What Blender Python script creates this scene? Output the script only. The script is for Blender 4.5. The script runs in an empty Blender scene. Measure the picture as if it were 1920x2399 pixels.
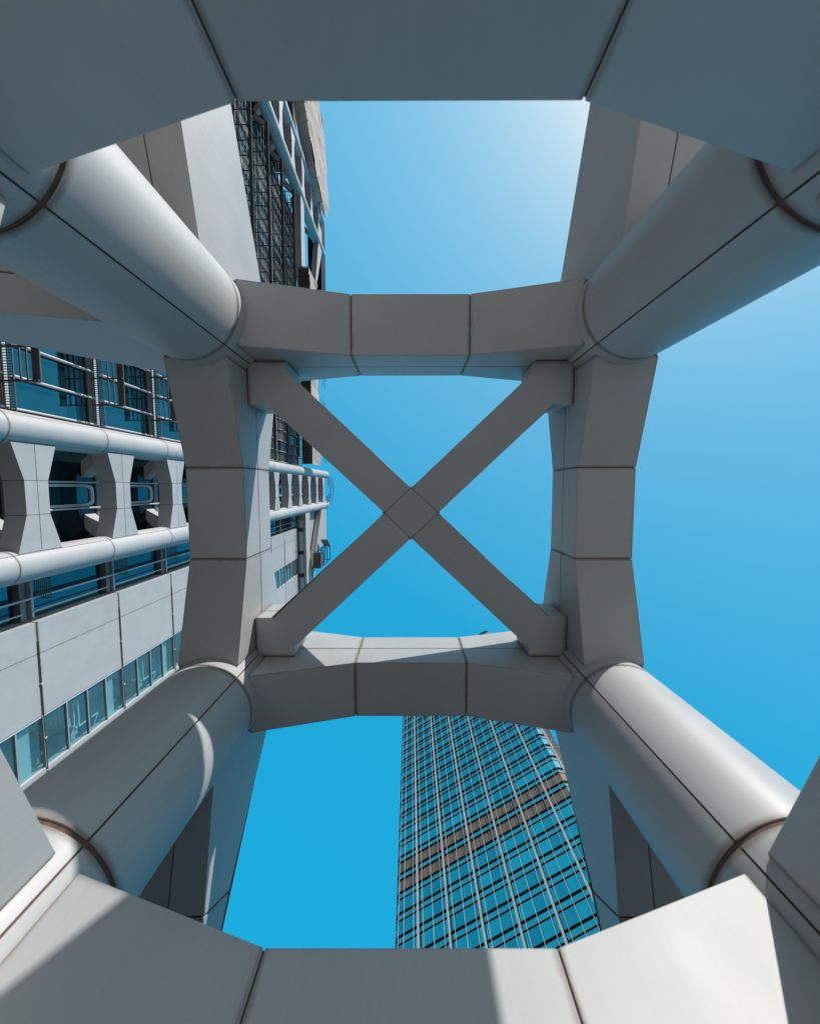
import bpy, bmesh, math, random
from mathutils import Vector, Matrix, noise
random.seed(7)
S = bpy.context.scene
COL = S.collection
# ------------------------------------------------------------------ camera, sky, sun, exposure
EYE = 1.7                                   # camera height above the ground; all z below are measured from the eye
F_PX = 830.51
PIT, YAW, ROL = 0.0685, -0.0011, 0.0018
def rotm():
    a, b, c = PIT, ROL, YAW
    Rx = Matrix(((1,0,0),(0,math.cos(a),-math.sin(a)),(0,math.sin(a),math.cos(a))))
    Ry = Matrix(((math.cos(b),0,math.sin(b)),(0,1,0),(-math.sin(b),0,math.cos(b))))
    Rz = Matrix(((math.cos(c),-math.sin(c),0),(math.sin(c),math.cos(c),0),(0,0,1)))
    return Rx @ Ry @ Rz
R3 = rotm()
cam_d = bpy.data.cameras.new('camera'); cam = bpy.data.objects.new('camera', cam_d); COL.objects.link(cam)
cam_d.sensor_fit = 'HORIZONTAL'; cam_d.sensor_width = 36.0; cam_d.lens = F_PX/1920*36
cam_d.clip_start = 0.05; cam_d.clip_end = 5000
r, u, b = R3[0], -R3[1], -R3[2]
cam.matrix_world = Matrix(((r[0],u[0],b[0],0),(r[1],u[1],b[1],0),(r[2],u[2],b[2],EYE),(0,0,0,1)))
S.camera = cam
cam_d.dof.use_dof = True; cam_d.dof.focus_distance = 22.0; cam_d.dof.aperture_fstop = 1.6
S.render.resolution_x, S.render.resolution_y = 819, 1024

SUN = Vector((0.643, -1.0, 0.533)).normalized()          # towards the sun
sun_el = math.asin(SUN.z); sun_rot = math.atan2(SUN.x, SUN.y)
W = bpy.data.worlds.new('World'); S.world = W; W.use_nodes = True
nt = W.node_tree; nt.nodes.clear()
def N(t, **k):
    n = nt.nodes.new(t)
    for a, v in k.items(): setattr(n, a, v)
    return n
SKY_GAMMA, SKY_TINT, HG, HG_AMT = 0.12, (0.04, 3.15, 5.35, 1), 0.80, 0.09
sky = N('ShaderNodeTexSky', sky_type='NISHITA', sun_disc=False, sun_elevation=sun_el, sun_rotation=sun_rot,
        altitude=0, air_density=1.3, dust_density=1.2, ozone_density=3.0)
gam = N('ShaderNodeGamma'); gam.inputs[1].default_value = SKY_GAMMA
mul = N('ShaderNodeMix', data_type='RGBA', blend_type='MULTIPLY'); mul.inputs[0].default_value = 1
mul.inputs[7].default_value = SKY_TINT
nt.links.new(sky.outputs[0], gam.inputs[0]); nt.links.new(gam.outputs[0], mul.inputs[6])
# hazy aureole round the sun (Henyey-Greenstein lobe of the aerosol)
tc = N('ShaderNodeTexCoord'); dot = N('ShaderNodeVectorMath', operation='DOT_PRODUCT'); dot.inputs[1].default_value = SUN
nrm = N('ShaderNodeVectorMath', operation='NORMALIZE')
nt.links.new(tc.outputs['Generated'], nrm.inputs[0]); nt.links.new(nrm.outputs[0], dot.inputs[0])
m1 = N('ShaderNodeMath', operation='MULTIPLY_ADD'); m1.inputs[1].default_value = -2*HG; m1.inputs[2].default_value = 1+HG*HG
m2 = N('ShaderNodeMath', operation='POWER'); m2.inputs[1].default_value = -1.5
m3 = N('ShaderNodeMath', operation='MULTIPLY'); m3.inputs[1].default_value = (1-HG*HG)*HG_AMT
nt.links.new(dot.outputs['Value'], m1.inputs[0]); nt.links.new(m1.outputs[0], m2.inputs[0]); nt.links.new(m2.outputs[0], m3.inputs[0])
m4 = N('ShaderNodeMapRange'); m4.inputs[1].default_value = .15; m4.inputs[2].default_value = 1; m4.inputs[3].default_value = 0; m4.inputs[4].default_value = .11
m5 = N('ShaderNodeMath', operation='ADD', use_clamp=True)
nt.links.new(dot.outputs['Value'], m4.inputs[0]); nt.links.new(m4.outputs[0], m5.inputs[0]); nt.links.new(m3.outputs[0], m5.inputs[1])
ad = N('ShaderNodeMix', data_type='RGBA'); ad.inputs[7].default_value = (6.9, 7.5, 7.7, 1)
nt.links.new(m5.outputs[0], ad.inputs[0]); nt.links.new(mul.outputs[2], ad.inputs[6])
bg = N('ShaderNodeBackground'); bg.inputs[1].default_value = 0.12
wo = N('ShaderNodeOutputWorld')
nt.links.new(ad.outputs[2], bg.inputs[0]); nt.links.new(bg.outputs[0], wo.inputs[0])

sd = bpy.data.lights.new('sun', 'SUN'); sd.energy = 4.4; sd.angle = math.radians(0.53); sd.color = (1.0, 0.95, 0.9)
so = bpy.data.objects.new('sun', sd); COL.objects.link(so)
so.rotation_euler = (-SUN).to_track_quat('-Z', 'Y').to_euler(); so.location = (30, -40, 60)
S.view_settings.view_transform = 'Standard'; S.view_settings.look = 'None'
S.view_settings.exposure = 0.0; S.view_settings.gamma = 1.0
S.view_settings.use_curve_mapping = False
S.render.engine = 'CYCLES'
S.cycles.max_bounces = 8; S.cycles.diffuse_bounces = 4; S.cycles.glossy_bounces = 4

# ------------------------------------------------------------------ materials
def mat(name, col, rough=0.5, metal=0.0, spec=0.5, var=0.06, vscale=1.2, bump=0.0, bscale=3.0, streak=0.0, rand=0.04, stain=None):
    m = bpy.data.materials.new(name); m.use_nodes = True
    t = m.node_tree; p = t.nodes['Principled BSDF']; L = t.links
    p.inputs['Roughness'].default_value = rough; p.inputs['Metallic'].default_value = metal
    p.inputs['Specular IOR Level'].default_value = spec
    geo = t.nodes.new('ShaderNodeNewGeometry')
    nz = t.nodes.new('ShaderNodeTexNoise'); nz.inputs['Scale'].default_value = vscale; nz.inputs['Detail'].default_value = 6
    L.new(geo.outputs['Position'], nz.inputs['Vector'])
    mr = t.nodes.new('ShaderNodeMapRange'); mr.inputs[1].default_value = .3; mr.inputs[2].default_value = .7
    mr.inputs[3].default_value = 1-var; mr.inputs[4].default_value = 1+var
    L.new(nz.outputs[0], mr.inputs[0])
    oi = t.nodes.new('ShaderNodeObjectInfo')
    mr2 = t.nodes.new('ShaderNodeMapRange'); mr2.inputs[3].default_value = 1-rand; mr2.inputs[4].default_value = 1+rand
    L.new(oi.outputs['Random'], mr2.inputs[0])
    mm = t.nodes.new('ShaderNodeMath'); mm.operation = 'MULTIPLY'; L.new(mr.outputs[0], mm.inputs[0]); L.new(mr2.outputs[0], mm.inputs[1])
    last = mm.outputs[0]
    if streak:
        mp = t.nodes.new('ShaderNodeMapping'); mp.inputs['Scale'].default_value = (26, 26, 0.9)
        L.new(geo.outputs['Position'], mp.inputs['Vector'])
        n2 = t.nodes.new('ShaderNodeTexNoise'); n2.inputs['Scale'].default_value = 1; n2.inputs['Detail'].default_value = 4
        L.new(mp.outputs[0], n2.inputs['Vector'])
        m3 = t.nodes.new('ShaderNodeMapRange'); m3.inputs[1].default_value = .35; m3.inputs[2].default_value = .75
        m3.inputs[3].default_value = 1+streak*.3; m3.inputs[4].default_value = 1-streak
        L.new(n2.outputs[0], m3.inputs[0])
        m4 = t.nodes.new('ShaderNodeMath'); m4.operation = 'MULTIPLY'; L.new(last, m4.inputs[0]); L.new(m3.outputs[0], m4.inputs[1]); last = m4.outputs[0]
        # gloss changes with the grime
        m5 = t.nodes.new('ShaderNodeMapRange'); m5.inputs[1].default_value = .3; m5.inputs[2].default_value = .7
        m5.inputs[3].default_value = rough-.05; m5.inputs[4].default_value = rough+.10
        L.new(nz.outputs[0], m5.inputs[0]); L.new(m5.outputs[0], p.inputs['Roughness'])
    vm = t.nodes.new('ShaderNodeMix'); vm.data_type = 'RGBA'; vm.blend_type = 'MULTIPLY'; vm.inputs[0].default_value = 1
    vm.inputs[6].default_value = (*col, 1); L.new(last, vm.inputs[7])
    L.new(vm.outputs[2], p.inputs['Base Color'])
    if stain:
        tcg = t.nodes.new('ShaderNodeTexCoord'); sx = t.nodes.new('ShaderNodeSeparateXYZ'); sn = t.nodes.new('ShaderNodeSeparateXYZ')
        L.new(tcg.outputs['Generated'], sx.inputs[0]); L.new(tcg.outputs['Normal'], sn.inputs[0])
        def mth(op, a_, b_=None, c_=None):
            q = t.nodes.new('ShaderNodeMath'); q.operation = op
            for i_, v_ in enumerate((a_, b_, c_)):
                if v_ is None: continue
                if isinstance(v_, (int, float)): q.inputs[i_].default_value = v_
                else: L.new(v_, q.inputs[i_])
            return q.outputs[0]
        ds = []
        for ax in range(3):
            e1 = mth('MINIMUM', sx.outputs[ax], mth('SUBTRACT', 1.0, sx.outputs[ax]))
            ds.append(mth('ADD', e1, mth('MULTIPLY', mth('GREATER_THAN', mth('ABSOLUTE', sn.outputs[ax]), .35), 5.0)))
        dmin = mth('MINIMUM', mth('MINIMUM', ds[0], ds[1]), ds[2])
        n5 = t.nodes.new('ShaderNodeTexNoise'); n5.inputs['Scale'].default_value = 7; n5.inputs['Detail'].default_value = 5
        L.new(geo.outputs['Position'], n5.inputs['Vector'])
        wd = mth('MULTIPLY', n5.outputs[0], stain)
        f_ = mth('MULTIPLY', mth('SUBTRACT', 1.0, mth('DIVIDE', dmin, wd)), .75); f_ = mth('MINIMUM', mth('MAXIMUM', f_, 0.0), .6)
        sm_ = t.nodes.new('ShaderNodeMix'); sm_.data_type = 'RGBA'; L.new(f_, sm_.inputs[0]); L.new(vm.outputs[2], sm_.inputs[6]); sm_.inputs[7].default_value = (.15, .085, .05, 1)
        L.new(sm_.outputs[2], p.inputs['Base Color'])
    if bump:
        nb = t.nodes.new('ShaderNodeTexNoise'); nb.inputs['Scale'].default_value = bscale; nb.inputs['Detail'].default_value = 3
        L.new(geo.outputs['Position'], nb.inputs['Vector'])
        bp = t.nodes.new('ShaderNodeBump'); bp.inputs['Strength'].default_value = bump; bp.inputs['Distance'].default_value = .01
        L.new(nb.outputs[0], bp.inputs['Height']); L.new(bp.outputs[0], p.inputs['Normal'])
    return m
M = {}
M['clad'] = mat('cladding', (.41,.42,.42), rough=.45, spec=.42, var=.05, streak=.04, bump=.14, bscale=1.1, rand=.05, stain=.045)
M['wallclad'] = mat('wall_cladding', (.48,.475,.475), rough=.52, var=.04, streak=.035, rand=.05, bump=.1, bscale=.8, stain=.03)
M['seal'] = mat('joint_sealant', (.10,.060,.042), rough=.8, var=.3, vscale=14)
M['white'] = mat('white_metal', (.62,.62,.64), rough=.35)
M['grey'] = mat('grey_metal', (.20,.185,.18), rough=.5, var=.1)
M['frame'] = mat('frame_metal', (.33,.33,.34), rough=.4)
M['blind'] = mat('blind_pane', (.11,.10,.088), rough=.4, var=.15, rand=.3)
M['dark'] = mat('dark_metal', (.035,.032,.033), rough=.5, var=.2)
M['brown'] = mat('brown_steel', (.10,.088,.078), rough=.55, var=.2, vscale=4)
M['core'] = mat('dark_interior', (.02,.021,.023), rough=.8)
M['conc'] = mat('stair_plaster', (.75,.82,.82), rough=.7)
M['net'] = mat('scaffold_net', (.52,.43,.38), rough=.9, var=.2, vscale=1.5, bump=.8, bscale=6)
M['bamboo'] = mat('bamboo', (.20,.15,.10), rough=.7, var=.3, vscale=8)
M['louvre'] = mat('louvre', (.17,.12,.085), rough=.6, var=.15)
M['dark_ground'] = mat('dark_ground', (.06,.058,.056), rough=.9, var=.2)
M['ground'] = mat('bounce_pale', (.62,.51,.455), rough=.8, var=.15, vscale=.4)  # pale tone of the added slab that bounces sunlight upward
M['rail'] = mat('tower_rail', (.60,.54,.53), rough=.4)
def glass(name, base, rough, metal, spec=.5, var=.05):
    m = mat(name, base, rough=rough, metal=metal, spec=spec, var=var, rand=.05); return m
M['bglass'] = mat('bank_glass', (.035,.17,.205), rough=.04, metal=.85, var=.05, rand=.35)
M['tglass'] = mat('tower_glass', (.09,.51,.50), rough=.05, metal=.95, rand=.2, bump=.15, bscale=.35)
M['tglass_lit'] = mat('tower_glass_lit', (.45,.72,.74), rough=.08, metal=.8, rand=.1)  # tower glass again, the corners' brighter sky reflection painted as paler colour
M['black'] = mat('black_metal', (.012,.009,.010), rough=.5, spec=.2)
M['dglass'] = mat('dark_glass', (.015,.05,.06), rough=.04, metal=.6, rand=.4)
M['tglass2'] = glass('tower_glass_spandrel', (.10,.54,.52), .1, .9)
m = bpy.data.materials.new('stair_glass'); m.use_nodes = True; t = m.node_tree; t.nodes.clear()
o_ = t.nodes.new('ShaderNodeOutputMaterial'); mx = t.nodes.new('ShaderNodeMixShader'); tr = t.nodes.new('ShaderNodeBsdfTransparent')
gl = t.nodes.new('ShaderNodeBsdfGlossy'); tr.inputs[0].default_value = (.74,.93,.94,1); gl.inputs[0].default_value = (.9,.9,.85,1); gl.inputs['Roughness'].default_value = .03
lw = t.nodes.new('ShaderNodeLayerWeight'); lw.inputs[0].default_value = .5; fr = t.nodes.new('ShaderNodeMath'); fr.operation = 'POWER'; fr.inputs[1].default_value = 4.0; t.links.new(lw.outputs['Facing'], fr.inputs[0])
t.links.new(fr.outputs[0], mx.inputs[0]); t.links.new(tr.outputs[0], mx.inputs[1]); t.links.new(gl.outputs[0], mx.inputs[2]); t.links.new(mx.outputs[0], o_.inputs[0])
M['sglass'] = m
df = t.nodes.new('ShaderNodeBsdfDiffuse'); df.inputs[0].default_value = (.62,.80,.80,1); mx2 = t.nodes.new('ShaderNodeMixShader')
nzg = t.nodes.new('ShaderNodeTexNoise'); nzg.inputs['Scale'].default_value = 1.3; nzg.inputs['Detail'].default_value = 4; gg = t.nodes.new('ShaderNodeNewGeometry'); t.links.new(gg.outputs['Position'], nzg.inputs['Vector'])
mg = t.nodes.new('ShaderNodeMath'); mg.operation = 'MULTIPLY'; mg.inputs[1].default_value = .10; t.links.new(nzg.outputs[0], mg.inputs[0])
t.links.new(mg.outputs[0], mx2.inputs[0]); t.links.new(mx.outputs[0], mx2.inputs[1]); t.links.new(df.outputs[0], mx2.inputs[2]); t.links.new(mx2.outputs[0], o_.inputs[0])
ad_ = t.nodes.new('ShaderNodeMath'); ad_.operation = 'ADD'; ad_.use_clamp = True; ad_.inputs[1].default_value = .04
t.links.new(fr.outputs[0], ad_.inputs[0]); t.links.new(ad_.outputs[0], mx.inputs[0])
m = bpy.data.materials.new('stair_fill_sheet'); m.use_nodes = True; t = m.node_tree; t.nodes.clear()
o_ = t.nodes.new('ShaderNodeOutputMaterial'); tl = t.nodes.new('ShaderNodeBsdfTranslucent'); tl.inputs[0].default_value = (.95,.97,.97,1)
t.links.new(tl.outputs[0], o_.inputs[0]); M['fill_sheet'] = m  # translucent sheet, added to pass sky light into the dark stair

# ------------------------------------------------------------------ helpers
def link(name, mesh, parent=None, loc=None):
    o = bpy.data.objects.new(name, mesh); COL.objects.link(o)
    if parent is not None: o.parent = parent
    if loc is not None: o.location = loc
    return o
def empty(name, loc, label, cat, group=None, rz=0):
    o = bpy.data.objects.new(name, None); COL.objects.link(o); o.location = loc; o.rotation_euler.z = rz
    o['label'] = label; o['category'] = cat
    if group: o['group'] = group
    return o
def finish(bm, name, m, smooth=False, bevel=0.0):
    bmesh.ops.remove_doubles(bm, verts=bm.verts, dist=1e-5)
    bmesh.ops.recalc_face_normals(bm, faces=bm.faces)
    if bevel: bmesh.ops.bevel(bm, geom=[e for e in bm.edges if e.calc_face_angle(0) > .5], offset=bevel, segments=1, affect='EDGES')
    if smooth:
        for f in bm.faces: f.smooth = True
        for e in bm.edges:
            if e.calc_face_angle(9) > .5: e.smooth = False
    me = bpy.data.meshes.new(name); bm.to_mesh(me); bm.free()
    me.materials.append(m); return me
def prism(bm, poly, axis, a, b):
    """poly: 2-D points; axis 'x': (y,z), 'y': (x,z), 'z': (x,y); extruded from a to b"""
    def P(p, s):
        return {'x': (s, p[0], p[1]), 'y': (p[0], s, p[1]), 'z': (p[0], p[1], s)}[axis]
    v0 = [bm.verts.new(P(p, a)) for p in poly]; v1 = [bm.verts.new(P(p, b)) for p in poly]
    bm.faces.new(v0); bm.faces.new(list(reversed(v1)))
    n = len(poly)
    for i in range(n): bm.faces.new((v0[i], v1[i], v1[(i+1) % n], v0[(i+1) % n]))
def box(bm, x0, x1, y0, y1, z0, z1):
    prism(bm, [(x0,y0),(x1,y0),(x1,y1),(x0,y1)], 'z', z0, z1)
def boxme(name, m, x0, x1, y0, y1, z0, z1, bevel=0):
    bm = bmesh.new(); box(bm, x0, x1, y0, y1, z0, z1); return finish(bm, name, m, bevel=bevel)
def prismme(name, m, poly, axis, a, b, bevel=0):
    bm = bmesh.new(); prism(bm, poly, axis, a, b); return finish(bm, name, m, bevel=bevel)
def rod(bm, p, q, r, n=6):
    p, q = Vector(p), Vector(q); d = (q-p).normalized()
    a = d.orthogonal().normalized(); c = d.cross(a)
    v0 = [bm.verts.new(p + r*(math.cos(i*2*math.pi/n)*a + math.sin(i*2*math.pi/n)*c)) for i in range(n)]
    v1 = [bm.verts.new(q + r*(math.cos(i*2*math.pi/n)*a + math.sin(i*2*math.pi/n)*c)) for i in range(n)]
    bm.faces.new(list(reversed(v0))); bm.faces.new(v1)
    for i in range(n): bm.faces.new((v0[i], v0[(i+1) % n], v1[(i+1) % n], v1[i]))
def rodme(name, m, segs, r, n=6):
    bm = bmesh.new()
    for p, q in segs: rod(bm, p, q, r, n)
    return finish(bm, name, m, smooth=True)
def shell(bm, R, th, a0, a1, z0, z1, n):
    """curved cladding plate"""
    def ring(rad, z): return [bm.verts.new((rad*math.cos(a0+(a1-a0)*i/n), rad*math.sin(a0+(a1-a0)*i/n), z)) for i in range(n+1)]
    o0, o1, i0, i1 = ring(R, z0), ring(R, z1), ring(R-th, z0), ring(R-th, z1)
    for i in range(n):
        bm.faces.new((o0[i], o0[i+1], o1[i+1], o1[i])); bm.faces.new((i0[i+1], i0[i], i1[i], i1[i+1]))
        bm.faces.new((o1[i], o1[i+1], i1[i+1], i1[i])); bm.faces.new((o0[i+1], o0[i], i0[i], i0[i+1]))
    for k in (0, n): bm.faces.new((o0[k], o1[k], i1[k], i0[k]) if k == 0 else (o1[k], o0[k], i0[k], i1[k]))
def tube(bm, R, z0, z1, n):
    v0 = [bm.verts.new((R*math.cos(i*2*math.pi/n), R*math.sin(i*2*math.pi/n), z0)) for i in range(n)]
    v1 = [bm.verts.new((v.co.x, v.co.y, z1)) for v in v0]
    bm.faces.new(list(reversed(v0))); bm.faces.new(v1)
    for i in range(n): bm.faces.new((v0[i], v0[(i+1) % n], v1[(i+1) % n], v1[i]))

# ------------------------------------------------------------------ ground
g = link('ground', boxme('ground', M['dark_ground'], -1500, 1500, -1500, 1500, -.5, 0)); g['kind'] = 'structure'  # unseen ground, toned dark so the outer brackets catch little bounce
g = link('bounce_slab', boxme('bounce_slab', M['ground'], -6.5, 9, -8, 1.8, 0, .10)); g['kind'] = 'structure'  # unseen pale slab, added to bounce sun onto the beam undersides

# ------------------------------------------------------------------ mast dimensions (metres, storey 3.9)
Y0 = 0.35; XI, YI = 2.2338, 2.0782; WID = 0.78; CX, CY, CR = 2.6044, 2.4536, 0.61
KX, KY = 0.7761, 0.6191; HAUN_D, HAUN_U, DEP = 0.3588, 0.3768, 0.8349
H = 4.7777; ST = 3.9; JZ = 0.433; GAP = 0.013
def beam_profiles(k, e, cut):
    """half profile lines of a haunched beam, z measured from the bottom of the middle third"""
    def zb(s): return 0 if abs(s) <= k else -HAUN_D*(abs(s)-k)/(e-k)
    def zt(s): return DEP if abs(s) <= k else DEP + HAUN_U*(abs(s)-k)/(e-k)
    g2 = GAP/2; out = []
    for a, c in ((-cut, -k-g2), (-k+g2, k-g2), (k+g2, cut)):
        out.append([(a, zb(a)), (c, zb(c)), (c, JZ-g2), (a, JZ-g2)])
        out.append([(a, JZ+g2), (c, JZ+g2), (c, zt(c)), (a, zt(a))])
    return out, zb, zt
def beam_meshes(tag, k, e, cut, full, axis, m=None):
    pr, zb, zt = beam_profiles(k, e, cut)
    m = m or M['clad']
    panels = [prismme('panel', m, p, axis, -WID/2, WID/2, bevel=.004) for p in pr]
    i = .014
    core = [(-full, zb(full)+i), (-k, i), (k, i), (full, zb(full)+i), (full, zt(full)-.004), (k, DEP-.004), (-k, DEP-.004), (-full, zt(full)-.004)]
    c = prismme('ring_beam', M['seal'], core, axis, -WID/2+i, WID/2-i)
    return c, panels
XB = beam_meshes('x', KX, 2.1469, 2.103, CX-.05, 'y')
YB = beam_meshes('y', KY, 1.9898, 1.948, CY-.05, 'x')
def put_beam(kit, loc, parent, name='ring_beam'):
    o = link(name, kit[0], parent, loc)
    for p in kit[1]: link('panel', p, o)
    return o
# our mast --------------------------------------------------------------
mast = empty('steel_mast', (0, Y0, 0), 'white clad four-column mast with haunched ring beams, seen from inside looking up', 'mast')
def col_section(R, z0, z1, seams, n, gap=.016, th=.014, m=None):
    res = []
    for i in range(len(seams)):
        a0 = seams[i]; a1 = seams[(i+1) % len(seams)]
        if a1 <= a0: a1 += 2*math.pi
        da = gap/2/R
        bm = bmesh.new(); shell(bm, R, th, a0+da, a1-da, z0, z1, n); res.append(finish(bm, 'panel', m or M['clad'], smooth=True))
    return res
zr = [(-EYE, .33), (.372, 2.19), (2.232, 4.243), (4.259, 6.25)]
for sx in (-1, 1):
    for sy in (-1, 1):
        bm = bmesh.new(); tube(bm, CR-.015, -EYE, 6.24, 64)
        c = link('column', finish(bm, 'column', M['seal'], smooth=True), mast, (sx*CX, sy*CY, EYE))
        a = math.atan2(-sy, -sx)
        for z0, z1 in zr:
            for me in col_section(CR, z0, z1, [a, a+2*math.pi/3, a+4*math.pi/3], 32): link('panel', me, c)
for k in (0, -1):
    z = H + ST*k + EYE
    for s in (-1, 1):
        put_beam(XB, (0, s*(YI+WID/2), z), mast)
        put_beam(YB, (s*(XI+WID/2), 0, z), mast)
# cross brace
ZB0, ZB1, ZJ = 4.935+EYE, 5.52+EYE, 5.21+EYE
XN, YT, YBm = XI-.016, -1.728+.016, 2.428-.016
def arm(poly):
    ps = [Vector((x, y-Y0)) for x, y in poly]
    return [(p.x, p.y) for p in ps]
arms = [[(.003,.000),(-1.684,-1.585),(-1.684,YT),(-2.155,YT),(-XN,-1.65),(-XN,-1.131),(-1.965,-1.131),(-.372,.345)],
        [(.010,.000),(1.687,-1.585),(1.687,YT),(2.160,YT),(XN,-1.65),(XN,-1.137),(1.956,-1.137),(.389,.345)],
        [(.002,.709),(-1.669,2.284),(-1.669,YBm),(-2.155,YBm),(-XN,2.35),(-XN,1.848),(-1.945,1.848),(-.372,.352)],
        [(.009,.709),(1.691,2.290),(1.691,YBm),(2.165,YBm),(XN,2.35),(XN,1.835),(1.956,1.835),(.389,.353)]]
centre = [(.006,.006),(-.364,.349),(.005,.702),(.382,.349)]
bm = bmesh.new()
prism(bm, arm([(.0,-.02),(-.40,.349),(.0,.73),(.41,.349)]), 'z', ZB0+.012, ZB1-.012)
for sx, sy, cx_, cy_ in ((-1,-1,-1.9,-1.40),(1,-1,1.9,-1.40),(-1,1,-1.9,2.09),(1,1,1.9,2.09)):
    d = Vector((cx_, cy_-.35)).normalized(); nn = Vector((-d.y, d.x))*.24
    p0, p1 = Vector((0, .35)), Vector((cx_, cy_))
    prism(bm, arm([tuple(p0+nn), tuple(p1+nn), tuple(p1-nn), tuple(p0-nn)]), 'z', ZB0+.013, ZB1-.013)
for xa, xb, ya, yb in ((-XI+.002,-1.70,-1.726,-1.15),(1.70,XI-.002,-1.726,-1.155),(-XI+.002,-1.685,1.865,2.426),(1.705,XI-.002,1.85,2.426)):
    box(bm, xa, xb, ya-Y0, yb-Y0, ZB0+.011, ZB1-.011)
brace = link('cross_brace', finish(bm, 'cross_brace', M['seal']), mast)
for poly in arms + [centre]:
    for a, c in ((ZB0, ZJ-.008), (ZJ+.008, ZB1)):
        link('panel', prismme('panel', M['clad'], arm(poly), 'z', a, c, bevel=.003), brace)
# brackets running outward past the columns; profile = (distance from the column axis, z from the eye)
def bracket(cx_, cy_, axis, sgn, prof, split=None):
    zc = sum(p[1] for p in prof)/len(prof); dc = sum(p[0] for p in prof)/len(prof)
    inner = [(d+(.015 if d < dc else -.015), z+(.015 if z < zc else -.015)) for d, z in prof]
    def put(pr, lo, hi, name, m, parent, bev=0):
        if axis == 'Y':
            me = prismme(name, m, [(cy_+sgn*d, z+EYE) for d, z in pr], 'x', cx_+lo, cx_+hi, bevel=bev)
        else:
            me = prismme(name, m, [(cx_+sgn*d, z+EYE) for d, z in pr], 'y', cy_+lo, cy_+hi, bevel=bev)
        return link(name, me, parent)
    core = put(inner, -WID/2+.015, WID/2-.015, 'bracket', M['seal'], mast)
    pieces = [prof] if split is None else split
    for pr in pieces:
        put(pr, -WID/2, -.006, 'panel', M['clad'], core, .004); put(pr, .006, WID/2, 'panel', M['clad'], core, .004)
bx = XI+WID/2
topb = [(.15, 4.02), (3.6, 3.18), (3.6, 4.33), (.986, 5.50), (.15, 5.85)]
for s in (-1, 1): bracket(s*bx, -CY, 'Y', -1, topb)
botb = [(.15, 3.88), (3.1, 3.215), (3.1, 3.30), (.96, 5.24), (.15, 5.9)]
sp = [[(.15, 3.88), (1.80, 3.508), (2.13, 4.02), (.96, 5.24), (.15, 5.9)], [(1.82, 3.503), (3.1, 3.215), (3.1, 3.18), (2.15, 4.00)]]
sp[1] = [(1.822, 3.503), (3.1, 3.215), (3.1, 3.24), (2.15, 4.0)]
for s in (-1, 1): bracket(s*bx, CY, 'Y', 1, botb, sp)
bracket(-CX, -(YI+WID/2), 'X', -1, [(.15, 3.92), (3.0, 3.24), (3.0, 3.55), (1.08, 5.42), (.15, 5.9)])

# ------------------------------------------------------------------ bank building on the left
bank = empty('bank_building', (-20, 0, 0), 'long white clad building on the left with exposed tube masts, sunshades, glass and wall panels', 'building')
BX = 20.0
def bl(name, me, parent=bank, loc=(BX, 0, EYE)): return link(name, me, parent, loc)
FX = -14.07                                       # plane of the tube axes
def LV(k): return 13.57 + 3.9*k
# bodies behind the skin
for nm, a in (('wall', (-34, -15.62, -36.2, -3.0, -EYE, 50.0)), ('wall', (-34, -15.7, -3.0, 3.6, -EYE, 57.0)),
              ('wall', (-34, -15.75, 3.6, 9.0, -EYE, 46.6)), ('wall', (-34, -15.1, 16.0, 17.2, -EYE, 46.6)),
              ('wall', (-34, -18.7, -43.5, -36.2, -EYE, 56.0)), ('wall', (-34, -15.6, -90, -43.5, -EYE, 52.0))):
    bl(nm, boxme(nm, M['core'], *a))
# masts
bm = bmesh.new(); tube(bm, CR, 0.008, 3.892, 40); me_sec = None
secs = col_section(CR, .007, 3.893, [math.radians(a) for a in (-49, 49, 180)], 20, gap=.02, m=M['wallclad'])
bm.free()
YBW = beam_meshes('w', KY, 1.9898, 1.957, CY-.05, 'x', M['wallclad'])
bm = bmesh.new()
for poly in (arms[1], arms[3]): prism(bm, arm(poly), 'z', .157, .742)
XBS = finish(bm, 'cross_brace', M['wallclad'], bevel=.006)
for yc, ztop in ((Y0, 58.85), (-39.45, 57.4)):
    for s in (-1, 1):
        bm = bmesh.new(); tube(bm, CR-.016, -EYE, ztop, 40); rod(bm, (0, 0, ztop-.1), (0, 0, ztop-.02), CR-.02, 40)
        c = bl('mast_column', finish(bm, 'mast_column', M['seal'], smooth=True), loc=(FX+BX, yc+s*CY, EYE))
        for k in range(-1, 14):
            z = 4.25 + 3.9*k
            if z > ztop-.5: continue
            for me in secs: link('panel', me, c, (0, 0, z))
    for k in range(0, 14):
        put_beam(YBW, (FX+BX, yc, EYE+H+ST*k), bank)
        bl('cross_brace', XBS, loc=(FX-CX+BX, yc, EYE+H+ST*k))
GX = -15.42
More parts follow.
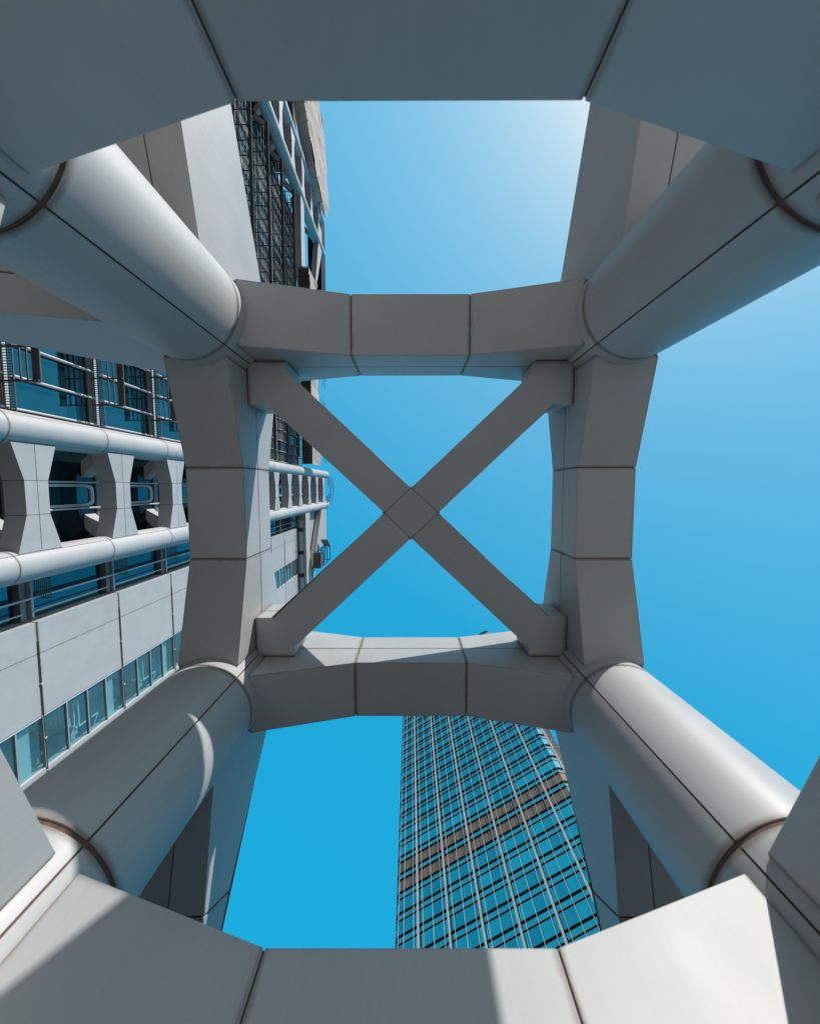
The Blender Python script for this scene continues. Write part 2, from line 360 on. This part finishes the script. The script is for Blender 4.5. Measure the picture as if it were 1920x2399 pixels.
# recess of the near mast: deep glass wall with round-cornered frames
for k in range(0, 12):
    z = LV(k)
    bl('window_pane', boxme('window_pane', M['dglass'], GX-.03, GX+.03, -2.9, 3.5, z+.35, z+3.75))
    bl('floor_edge', boxme('floor_edge', M['grey'], GX-.05, GX+.12, -2.9, 3.5, z-.2, z+.12, .01))
    bm = bmesh.new()
    for yy in (-.27, .93): rod(bm, (-15.2, yy, z), (-15.2, yy, z+3.9), .04, 8)
    bl('guide_rail', finish(bm, 'guide_rail', M['white'], smooth=True))
    # frame with rounded corners: ring of a superellipse
    bm = bmesh.new(); n = 28; o1 = []; i1 = []
    for i in range(n):
        a = 2*math.pi*i/n; ca, sa = math.cos(a), math.sin(a)
        f = lambda w, v: (math.copysign(abs(ca)**.35, ca)*w, math.copysign(abs(sa)**.35, sa)*v)
        oy, oz = f(.52, 1.62); iy, iz = f(.40, 1.47)
        o1.append((.34+oy, z+1.95+oz)); i1.append((.34+iy, z+1.95+iz))
    vo = [bm.verts.new((-15.30, *p)) for p in o1]; vi = [bm.verts.new((-15.30, *p)) for p in i1]
    vo2 = [bm.verts.new((-15.385, *p)) for p in o1]; vi2 = [bm.verts.new((-15.385, *p)) for p in i1]
    for i in range(n):
        j = (i+1) % n
        for q in ((vo[i], vo[j], vi[j], vi[i]), (vo2[j], vo2[i], vi2[i], vi2[j]), (vo[j], vo[i], vo2[i], vo2[j]), (vi[i], vi[j], vi2[j], vi2[i])): bm.faces.new(q)
    bl('pane', boxme('pane', M['bglass'], GX+.035, GX+.04, -.02, .70, z+.5, z+3.4))
    bl('window_frame', finish(bm, 'window_frame', M['white'], smooth=True))
# long glazed bay
GX = -15.42; PIT_Y = 1.25; NB = 26
ys = [-3.05 - PIT_Y*i for i in range(NB+1)]
pane_me = boxme('window_pane', M['bglass'], -.03, .03, -PIT_Y+.05, -.05, .22, 3.72)
pane_lo = boxme('window_pane', M['bglass'], -.03, .03, -PIT_Y+.05, -.05, .22, 2.35)
refl_hi = boxme('pane', M['dglass'], -.03, .03, -PIT_Y+.05, -.05, 2.37, 3.72)  # dark reflection across the upper glass, put in as colour
refl_h2 = boxme('pane', M['dglass'], -.03, .03, -PIT_Y+.05, -.05, 3.05, 3.72)  # same painted reflection, shorter, for the first bay
pane_l2 = boxme('window_pane', M['bglass'], -.03, .03, -PIT_Y+.05, -.05, .22, 3.03)
dpane_me = boxme('window_pane', M['dglass'], -.03, .03, -PIT_Y+.05, -.05, .22, 3.72)
bpane = boxme('blind_pane', M['blind'], -.03, .03, -PIT_Y+.05, -.05, .22, 3.72)
cnt = 0; rest = bmesh.new()
for k in range(-1, 10):
    for i in range(NB):
        if LV(k)+3.9 > 50.2: continue
        if k >= 4 and (i*5+k*3) % 7 < (5 if i < 8 else 3) and cnt < 290:
            bl('blind_pane', bpane, loc=(GX+BX, ys[i], EYE+LV(k))); cnt += 1
        elif i < 8:
            pn = bl('window_pane', pane_l2 if i == 0 else pane_lo, loc=(GX+BX, ys[i], EYE+LV(k))); cnt += 1
            link('pane', refl_h2 if i == 0 else refl_hi, pn)
        elif cnt < 270: bl('window_pane', (dpane_me if i >= 10 and (i*7+k*3) % 5 < 3 else pane_me), loc=(GX+BX, ys[i], EYE+LV(k))); cnt += 1
        else: box(rest, GX-.03, GX+.03, ys[i]-PIT_Y+.05, ys[i]-.05, LV(k)+.22, LV(k)+3.72)
if len(rest.verts): o = bl('window_panes', finish(rest, 'window_panes', M['bglass'])); o['kind'] = 'stuff'
else: rest.free()
mul_me = rodme('mullion', M['white'], [((0, 0, 0), (0, 0, 3.5))], .05, 8)
for i, y in enumerate(ys):
    mo = bl('mullion', boxme('mullion', M['grey'], GX-.02, GX+.10, y-.03, y+.03, 5.8, 50.0))
    for k in range(-1, 10):
        if LV(k)+3.9 > 50.2: continue
        link('mullion_rod', mul_me, mo, (GX+.22, y, LV(k)+.3))
yA, yB = ys[-1], ys[0]
fas = boxme('fascia', M['brown'], -14.12, -13.82, yA, -3.95, -.03, .02)
bars = [boxme('louvre_bar', M['brown'], x-.022, x+.022, yA, -3.95, -.03, .02) for x in (-14.32, -14.58)]
bm = bmesh.new(); y = -2.75
while y > yA:
    box(bm, -15.26, -14.84, y-.012, y+.012, -.02, .02); y -= .10
for x in (-15.26, -15.05, -14.85): box(bm, x-.012, x+.012, yA, -2.7, -.022, .022)
grat = finish(bm, 'grating', M['brown'])
brk = boxme('shade_bracket', M['brown'], -15.4, -13.84, -.03, .03, -.10, -.035)
edge = boxme('floor_edge', M['white'], GX-.1, GX+.16, yA, yB, .04, .16)
spand = boxme('floor_spandrel', M['grey'], GX-.1, GX+.10, yA, yB, -.30, .03)
for k in range(-1, 10):
    if LV(k) > 50: continue
    z = EYE+LV(k)
    e1 = bl('floor_spandrel', spand, loc=(BX, 0, z)); link('floor_edge', edge, e1)
    f = bl('sunshade', fas, loc=(BX, 0, z))
    for b_ in bars: link('louvre_bar', b_, f)
    link('grating', grat, f)
    for i, yy in enumerate(ys[1:]): link('shade_bracket', brk, f, (0, yy+.30, 0))
# short glazed strip between near mast and wall
for k in range(-1, 9):
    z = LV(k)
    bl('window_pane', boxme('window_pane', M['bglass'], GX-.03, GX+.03, 3.6, 4.35, z+.3, z+3.7))
    bl('window_pane', boxme('window_pane', M['bglass'], GX-.03, GX+.03, 4.42, 5.2, z+.3, z+3.7))
    bl('floor_edge', boxme('floor_edge', M['grey'], GX-.05, GX+.26, 3.5, 5.22, z-.12, z+.08))
    bl('floor_edge', boxme('floor_edge', M['white'], GX-.05, GX+.28, 3.5, 5.22, z+.28, z+.36))
    bl('window_rail', rodme('window_rail', M['white'], [((GX+.35, 4.38, z-.05), (GX+.35, 4.38, z+3.85))], .045, 8))
    bl('window_rail', rodme('window_rail', M['white'], [((GX+.30, 4.93, z+.3), (GX+.30, 4.93, z+3.8))], .03, 8))
    bm = bmesh.new()
    for i in range(9): box(bm, GX+.2+i*.08, GX+.22+i*.08, 3.55, 4.45, z+.50, z+.53)
    for yy in (3.6, 4.0, 4.44): box(bm, GX+.2, GX+.86, yy-.01, yy+.01, z+.50, z+.53)
    bl('grating', finish(bm, 'grating', M['brown']))
# white wall panels
WX = -14.68
r1 = boxme('wall_panel', M['wallclad'], WX-.9, WX, 5.25, 6.52, .012, 3.855, .006)
r2 = boxme('wall_panel', M['wallclad'], WX-.3, WX, 6.545, 9.06, .012, 3.855, .006)
r3 = boxme('wall_panel', M['wallclad'], WX-.3, WX, 11.40, 14.2, .012, 3.855, .006)
r4 = boxme('wall_panel', M['wallclad'], WX-.3, WX, 14.23, 17.2, .012, 3.855, .006)
clip = boxme('cable_clip', M['white'], WX-.02, WX+.06, -.03, .03, -.03, .05)
bl('wall_backing', boxme('wall_backing', M['seal'], WX-.88, WX-.06, 5.28, 9.03, -EYE, 46.9))
for k in range(-4, 9):
    z = EYE+LV(k); top = LV(k)+3.9 > 47.9
    for me in (r1, r2, r3, r4): bl('wall_panel', me, loc=(BX, 0, z))
    if k > -4:
        cab = bl('cable', rodme('cable', M['seal'], [((WX+.03, 6.0, -.03), (WX+.03, 11.3, -.03))], .02, 5), loc=(BX, 0, z))
        for yy in (7.75, 10.0): link('cable_clip', clip, cab, (0, yy, -.03))
# stair windows
sg = boxme('stair_pane', M['sglass'], WX-.10, WX-.08, 9.13, 11.2, .04, .93)
sm = boxme('stair_mullion', M['frame'], WX-.14, WX-.02, 9.08, 11.32, -.03, .03)
for k in range(-4, 9):
    for j in range(4):
        z = EYE+LV(k)+j*.965
        bl('stair_pane', sg, loc=(BX, 0, z)); bl('stair_mullion', sm, loc=(BX, 0, z+.0))
bl('stair_sill', boxme('stair_sill', M['wallclad'], WX-.35, WX+.01, 11.215, 11.385, -EYE, 46.9, .006))
bl('stair_head', boxme('stair_head', M['white'], WX-.30, WX-.01, 9.065, 9.125, -EYE, 46.9))
bm = bmesh.new(); bm.faces.new([bm.verts.new(p) for p in ((-18.28, 9.0, -EYE), (-18.28, 15.95, -EYE), (-18.28, 15.95, 46.9), (-18.28, 9.0, 46.9))])
bl('stair_fill_sheet', finish(bm, 'stair_fill_sheet', M['fill_sheet']))  # added sheet behind the stair, brightens it from the back
bl('stair_wall', boxme('stair_wall', M['conc'], -18.24, -15.0, 15.85, 15.98, -EYE, 46.9))
def flight(y0, y1, z0, z1, xa, xb):
    bm = bmesh.new(); n = 9
    for i in range(n):
        a, c = y0+(y1-y0)*i/n, y0+(y1-y0)*(i+1)/n; zz = z0+(z1-z0)*(i+1)/n
        box(bm, xa, xb, min(a, c)-.02, max(a, c), zz-.05, zz)
        box(bm, xa, xb, a-.012, a+.012, zz-(z1-z0)/n, zz-.05)
    me = finish(bm, 'stair_treads', M['conc'])
    bm = bmesh.new()
    for xx in (xa-.04, xb): prism(bm, [(y0, z0-.25), (y1, z1-.25), (y1, z1+.05), (y0, z0+.05)], 'x', xx, xx+.04)
    return me, finish(bm, 'stair_stringer', M['white'])
fa = flight(13.9, 10.9, 0, 1.95, -16.3, -15.3); fb = flight(10.9, 13.9, 1.95, 3.9, -17.6, -16.5)
def slats(y0, y1, z0, z1):
    bm = bmesh.new(); x = -17.9
    while x < -15.2: box(bm, x, x+.10, y0, y1, z0, z1); x += .22
    for yy in (y0, y1-.06): box(bm, -17.9, -15.2, yy, yy+.06, z0-.12, z0-.002)
    return finish(bm, 'stair_landing', M['conc'])
land = slats(13.9, 15.8, -.05, 0)
land2 = slats(9.6, 10.9, 1.90, 1.95)
wcol = boxme('stair_post', M['white'], -15.12, -14.98, 9.25, 12.4, 3.1, 3.6)
hr = rodme('hand_rail', M['white'], [((-15.22, 13.9, 1.0), (-15.22, 10.9, 2.95)), ((-15.22, 13.9, .05), (-15.22, 13.9, 1.0)), ((-15.22, 10.9, 1.95), (-15.22, 10.9, 2.95))], .035, 6)
for k in range(-3, 9):
    z = EYE+LV(k)
    t0 = bl('stair_flight', fa[1], loc=(BX, 0, z)); link('stair_treads', fa[0], t0)
    t1 = bl('stair_flight', fb[1], loc=(BX, 0, z)); link('stair_treads', fb[0], t1)
    bl('stair_landing', land, loc=(BX, 0, z)); bl('stair_landing', land2, loc=(BX, 0, z))
    bl('stair_post', wcol, loc=(BX, 0, z)); bl('hand_rail', hr, loc=(BX, 0, z))
# hanger truss and upper blocks
def tm(poly, x0=-14.45, x1=-13.68): bl('truss_member', prismme('truss_member', M['wallclad'], poly, 'x', x0, x1, bevel=.01))
tm([(2.9, 46.0), (12.4, 46.0), (13.2, 46.6), (13.2, 48.6), (12.2, 48.4), (8, 47.6), (2.9, 48.0)])
tm([(3.2, 54.9), (3.6, 54.2), (12.3, 48.7), (12.9, 49.6), (4.2, 56.3), (3.2, 56.3)])
tm([(-37, 46.8), (-28, 46.6), (-28, 48.2), (-37, 48.2)])
tm([(-39.5, 55.6), (-37, 55.6), (-30, 53.4), (-30, 54.1), (-36.6, 57.5), (-39.5, 57.5)])
tm([(-37.3, 44.8), (-36.4, 44.8), (-29.2, 54.2), (-30.2, 54.6)], -16.4, -15.7)
bl('roof_beam', boxme('roof_beam', M['black'], -16.4, -14.3, -60, -30.5, 59.4, 62.2))
bl('wall_block', boxme('wall_block', M['wallclad'], -24, -14.3, 3.7, 9.4, 54.6, 59.9, .02))
bl('wall_block', boxme('wall_block', M['wallclad'], -24, -14.6, 3.6, 12.4, 49.6, 54.55, .02))
bl('vent_pipe', rodme('vent_pipe', M['white'], [((-14.35, 4.3, 46.0), (-14.35, 13.5, 46.0))], .28, 12))
for yy in (5.2, 8.2, 11.2): bl('pipe_collar', rodme('pipe_collar', M['dark'], [((-14.35, yy, 46.0), (-14.35, yy+.5, 46.0))], .34, 12))
segs = []
for i in range(9):
    a0, a1 = -math.pi/2+math.pi*i/9, -math.pi/2+math.pi*(i+1)/9
    for xx in (-13.5, -13.1):
        segs.append(((xx, .3+2.0*math.sin(a0), 57.2+3.3*math.cos(a0)), (xx, .3+2.0*math.sin(a1), 57.2+3.3*math.cos(a1))))
    segs.append(((-13.5, .3+2.0*math.sin(a1), 57.2+3.3*math.cos(a1)), (-13.5, .3+1.0*math.sin(a1), 57.2+1.6*math.cos(a1))))
bl('roof_cage', rodme('roof_cage', M['dark'], segs, .05, 5))

# ------------------------------------------------------------------ scaffolds on the bank, cradle
def net_sheet(bm, pts, nx, nz, amp, axis_x):
    """bulging sheet over a quad pts (4 Vectors), displaced along +x"""
    p00, p10, p11, p01 = [Vector(p) for p in pts]; g_ = []
    for j in range(nz+1):
        row = []
        for i in range(nx+1):
            s, t_ = i/nx, j/nz
            p = (p00*(1-s)+p10*s)*(1-t_)+(p01*(1-s)+p11*s)*t_
            d = noise.noise(Vector((p.y*.5, p.z*.25, axis_x)))*amp*1.6 + noise.noise(Vector((p.y*2.3, p.z*.5+p.y*.6, 5)))*amp*.7 + (.18 if abs((p.z % 2.0)-1) < .12 else 0)*0
            row.append(bm.verts.new((p.x+d, p.y, p.z)))
        g_.append(row)
    for j in range(nz):
        for i in range(nx): bm.faces.new((g_[j][i], g_[j][i+1], g_[j+1][i+1], g_[j+1][i]))
def scaffold(name, label, yr, zr_, quads, lower):
    e_ = empty(name, (-14, yr[0], EYE), label, 'scaffold', 'bamboo scaffolds wrapped in netting')
    off = (14, -yr[0], 0)
    bm = bmesh.new()
    for q in quads: net_sheet(bm, q, max(10, int(abs(q[1][1]-q[0][1])*4)), 24, .14, 1.0)
    bmesh.ops.solidify(bm, geom=bm.faces[:], thickness=.03)
    link('net', finish(bm, 'net', M['net'], smooth=True), e_, off)
    # underside: planks of bamboo across X and along Y
    for (ya, za, yb, zb_) in lower:
        n = max(4, int(abs(yb-ya)/.45))
        for i in range(n+1):
            t_ = i/n; y = ya+(yb-ya)*t_; z = za+(zb_-za)*t_
            link('bamboo_pole', rodme('bamboo_pole', M['bamboo'], [((-14.0, y, z), (-12.55, y, z))], .045, 5), e_, off)
        for x in (-13.9, -13.6, -13.3, -13.0, -12.7):
            link('bamboo_pole', rodme('bamboo_pole', M['bamboo'], [((x, ya, za+.08), (x, yb, zb_+.08))], .045, 5), e_, off)
        link('plank_deck' if abs(za-zb_) < 1 else 'under_net', prismme('plank_deck', M['brown'] if abs(za-zb_) < 1 else M['net'], ([(ya, za+.14), (yb, zb_+.14), (yb, zb_+.2), (ya, za+.2)] if abs(za-zb_) < 1 else [(ya, za-.12), (yb+.1, zb_-.12), (yb+.1, zb_-.07), (ya, za-.07)]), 'x', -14.0, -12.7), e_, off)
    return e_, off
s1, of1 = scaffold('netted_scaffold', 'beige netted bamboo scaffold along the upper facade, beside the nearer tube mast', (-15.6, 0), 0,
    [[(-12.6, -27.4, 46.1), (-12.6, -3.1, 46.1), (-12.6, -3.1, 49.9), (-12.6, -27.4, 49.9)]], [(-27.4, 46, -3.1, 46)])
for i in range(7):
    y = -26.5+i*3.6
    link('pole', rodme('pole', M['dark'], [((-12.4, y, 49.7), (-12.4, y, 53.0)), ((-12.4, y, 52.4), (-12.4, y+1.4, 52.4)), ((-12.4, y, 51.2), (-12.4, y+1.4, 51.2))], .03, 5), s1, of1)
s2, of2 = scaffold('netted_scaffold', 'tall beige netted bamboo scaffold at the far roof corner above the farther tube mast', (-50, 0), 0,
    [[(-12.6, -62, 45.5), (-12.6, -46.0, 45.7), (-12.6, -48.4, 57.2), (-12.6, -62, 47.5)],
     [(-12.6, -46.0, 45.7), (-12.6, -42.3, 50.2), (-12.6, -43.2, 57.4), (-12.6, -48.4, 57.2)],
     [(-12.6, -42.3, 50.2), (-12.6, -41.1, 54.0), (-12.6, -41.1, 57.2), (-12.6, -43.2, 57.4)]],
    [(-62, 45.4, -46, 45.6), (-46, 45.6, -42.3, 50.1), (-42.3, 50.1, -41.1, 53.9)])
link('net', boxme('net', M['net'], -14.05, -14.0, -62, -46.5, 45.8, 52), s2, of2)
cr = empty('maintenance_cradle', (-12.8, 10, EYE+51), 'small dark window-cleaning cradle hanging at the end of the white roof block', 'cradle')
co = (12.8, -10, -51)
link('floor', boxme('floor', M['brown'], -13.3, -12.3, 8.9, 11.0, 47.9, 48.1), cr, co)
bm = bmesh.new()
for y in (8.9, 11.0):
    for z in (48, 50, 52, 54): rod(bm, (-13.2, y, z), (-12.4, y, z), .06, 5)
    for x in (-13.2, -12.4): rod(bm, (x, y, 48), (x, y, 54), .07, 5)
for z in (48, 50, 52, 54):
    for x in (-13.2, -12.4): rod(bm, (x, 8.9, z), (x, 11.0, z), .06, 5)
link('frame', finish(bm, 'frame', M['dark'], smooth=True), cr, co)
link('canopy', prismme('canopy', M['grey'], [(8.9, 54.1), (7.6, 52.0), (7.7, 51.9), (9.0, 54.0)], 'x', -13.3, -12.3), cr, co)
link('machine_box', boxme('machine_box', M['brown'], -13.25, -12.5, 9.1, 10.9, 48.1, 50.0, .02), cr, co)

# ------------------------------------------------------------------ glass tower
TH = math.radians(31.6); SC = .8187
n_ = Vector((math.sin(TH), math.cos(TH), 0))
tower = empty('glass_tower', (n_.x*100*SC, n_.y*100*SC, 0), 'tall teal glass office tower with pale vertical rails and brown louvre bands', 'tower', rz=-TH)
TOPZ = 176+EYE; PF = 4.2; E0, E1 = -53.6, -5.9
def zk(k): return 133.65 - PF*k + EYE
CH = 1.06; DEPTH = 47
body = [(E0, .25), (E1, .25), (E1+CH+.2, .25+CH), (E1+CH, DEPTH), (E0-CH, DEPTH), (E0-CH-.2, .25+CH)]
link('tower_core', prismme('tower_core', M['core'], body, 'z', 0, TOPZ-.6), tower)
big = [-58.9*SC + 9.11*SC*i for i in range(6)]
offs = [0, 1.5*SC, 4.54*SC, 7.6*SC]
lines = sorted([x+o for x in big for o in offs] + [big[0]-1.5*SC, big[0]-4.55*SC, E0+.15])
lines = [x for x in lines if E0 < x < E1]; edges = [E0]+[x for x in lines if x > E0+.3]+[E1]
ks = list(range(-10, 21))
cells = []
for k in ks:
    zt = zk(k); zs = zt-1.6*SC; zb_ = zt-PF
    for i in range(len(edges)-1): cells.append((k, edges[i], edges[i+1], zb_, zs, zt))
cells.sort(key=lambda c: -c[0])
cache = {}
def pane(w, h, nm, m):
    key = (round(w, 2), round(h, 2), nm, m.name)
    if key not in cache: cache[key] = boxme(nm, m, .02, w-.02, -.05, .05, .02, h-.02)
    return cache[key]
stuffA = bmesh.new(); n1 = 0
for (k, a, c, zb_, zs, zt) in cells:
    lou = k in (11, 12)           # storeys whose upper glass is replaced by louvres
    if n1 < 290:
        m_ = M['louvre'] if lou else M['tglass']
        o = link('louvre_panel' if lou else 'window_pane', pane(c-a, zs-zb_, 'window_pane', m_), tower, (a, (.12 if lou else 0), zb_)); n1 += 1
        link('spandrel_pane', pane(c-a, zt-zs, 'spandrel_pane', M['tglass2']), tower, (a, 0, zs))
    else:
        box(stuffA, a+.02, c-.02, -.05, .05, zb_+.02, zs-.02); box(stuffA, a+.02, c-.02, -.05, .05, zs+.02, zt-.02)
o = link('window_panes', finish(stuffA, 'window_panes', M['tglass']), tower); o['kind'] = 'stuff'
# horizontal fins
for k in ks:
    z = zk(k)
    link('sunshade_fin', boxme('sunshade_fin', M['black'], E0-.05, E1+.02, -.34, .05, z-.07, z+.05), tower)
    f2 = link('spandrel_fin', boxme('spandrel_fin', M['black'], E0-.05, E1+.02, -.22, .05, z-1.6*SC-.05, z-1.6*SC+.04), tower)
    link('nosing', boxme('nosing', M['louvre'], E0-.05, E1+.02, -.26, -.22, z-1.6*SC-.06, z-1.6*SC+.03), f2)
# vertical rails
thin = boxme('rail', M['rail'], -.028, .028, -.50, -.43, zk(20)-PF-.3, TOPZ-.3)
for x in lines:
    if min(abs(x-b_) for b_ in big) > .2: link('rail', thin, tower, (x, 0, 0))
bm = bmesh.new()
for dx in (-.18, -.06, .06, .18): box(bm, dx-.035, dx+.035, -.72, -.66, zk(20)-PF-.3, TOPZ-.3)
box(bm, -.19, .19, -.66, -.58, zk(20)-PF-.3, TOPZ-.3)
bigm = finish(bm, 'column_rail', M['rail'])
for x in big:
    c = link('column_rail', bigm, tower, (x, 0, 0))
    bm = bmesh.new()
    for k in range(-10, 21, 2):
        z = zk(k)
        rod(bm, (-.45, -.4, z+.3), (-.1, -1.0, z-.4), .06, 5); rod(bm, (.2, -.6, z-.6), (.75, -.9, z-1.3), .05, 5)
    link('track_arm', finish(bm, 'track_arm', M['dark'], smooth=True), c)
# corner chamfers
for s, ex in ((1, E1), (-1, E0)):
    ang = math.atan2(CH, s*CH)
    for k in ks:
        zt = zk(k); zs = zt-1.6*SC; zb_ = zt-PF
        def q(nm, m_, z0, z1, t_=.05, out=0.0):
            p0 = Vector((ex+s*.03, .02)); p1 = Vector((ex+s*(CH+.03), CH+.02)); nv = Vector((s, -1)).normalized()
            pts = [p0+nv*out, p1+nv*out, p1-nv*t_, p0-nv*t_]
            link(nm, prismme(nm, m_, [tuple(p) for p in pts], 'z', z0, z1), tower)
        q('corner_pane', M['louvre'] if k in (11,) else M['tglass_lit'], zb_+.05, zs-.05)
        q('corner_pane', M['tglass_lit'], zs+.05, zt-.05)
        q('corner_fin', M['dark'], zt-.1, zt+.04, .05, .38); q('corner_fin', M['rail'], zs-.03, zs+.03, .05, .2)
# side faces: rails and fins seen at a grazing angle
for s, ex in ((1, E1+CH+.2), (-1, E0-CH-.2)):
    bm = bmesh.new(); bm2 = bmesh.new(); y = CH+.4
    while y < DEPTH:
        box(bm, min(ex, ex+s*.45), max(ex, ex+s*.45), y-.1, y+.1, 40, TOPZ-.5); y += 2.5
    for k in ks:
        z = zk(k)
        box(bm2, min(ex, ex+s*.5), max(ex, ex+s*.5), CH+.3, DEPTH, z-.12, z+.08)
        box(bm2, min(ex, ex+s*.3), max(ex, ex+s*.3), CH+.3, DEPTH, z-1.6*SC-.08, z-1.6*SC+.06)
    o = link('rails', finish(bm, 'rails', M['rail']), tower); o['kind'] = 'stuff'
    o = link('fins', finish(bm2, 'fins', M['brown']), tower); o['kind'] = 'stuff'
link('parapet', prismme('parapet', M['grey'], body, 'z', TOPZ-.6, TOPZ), tower)
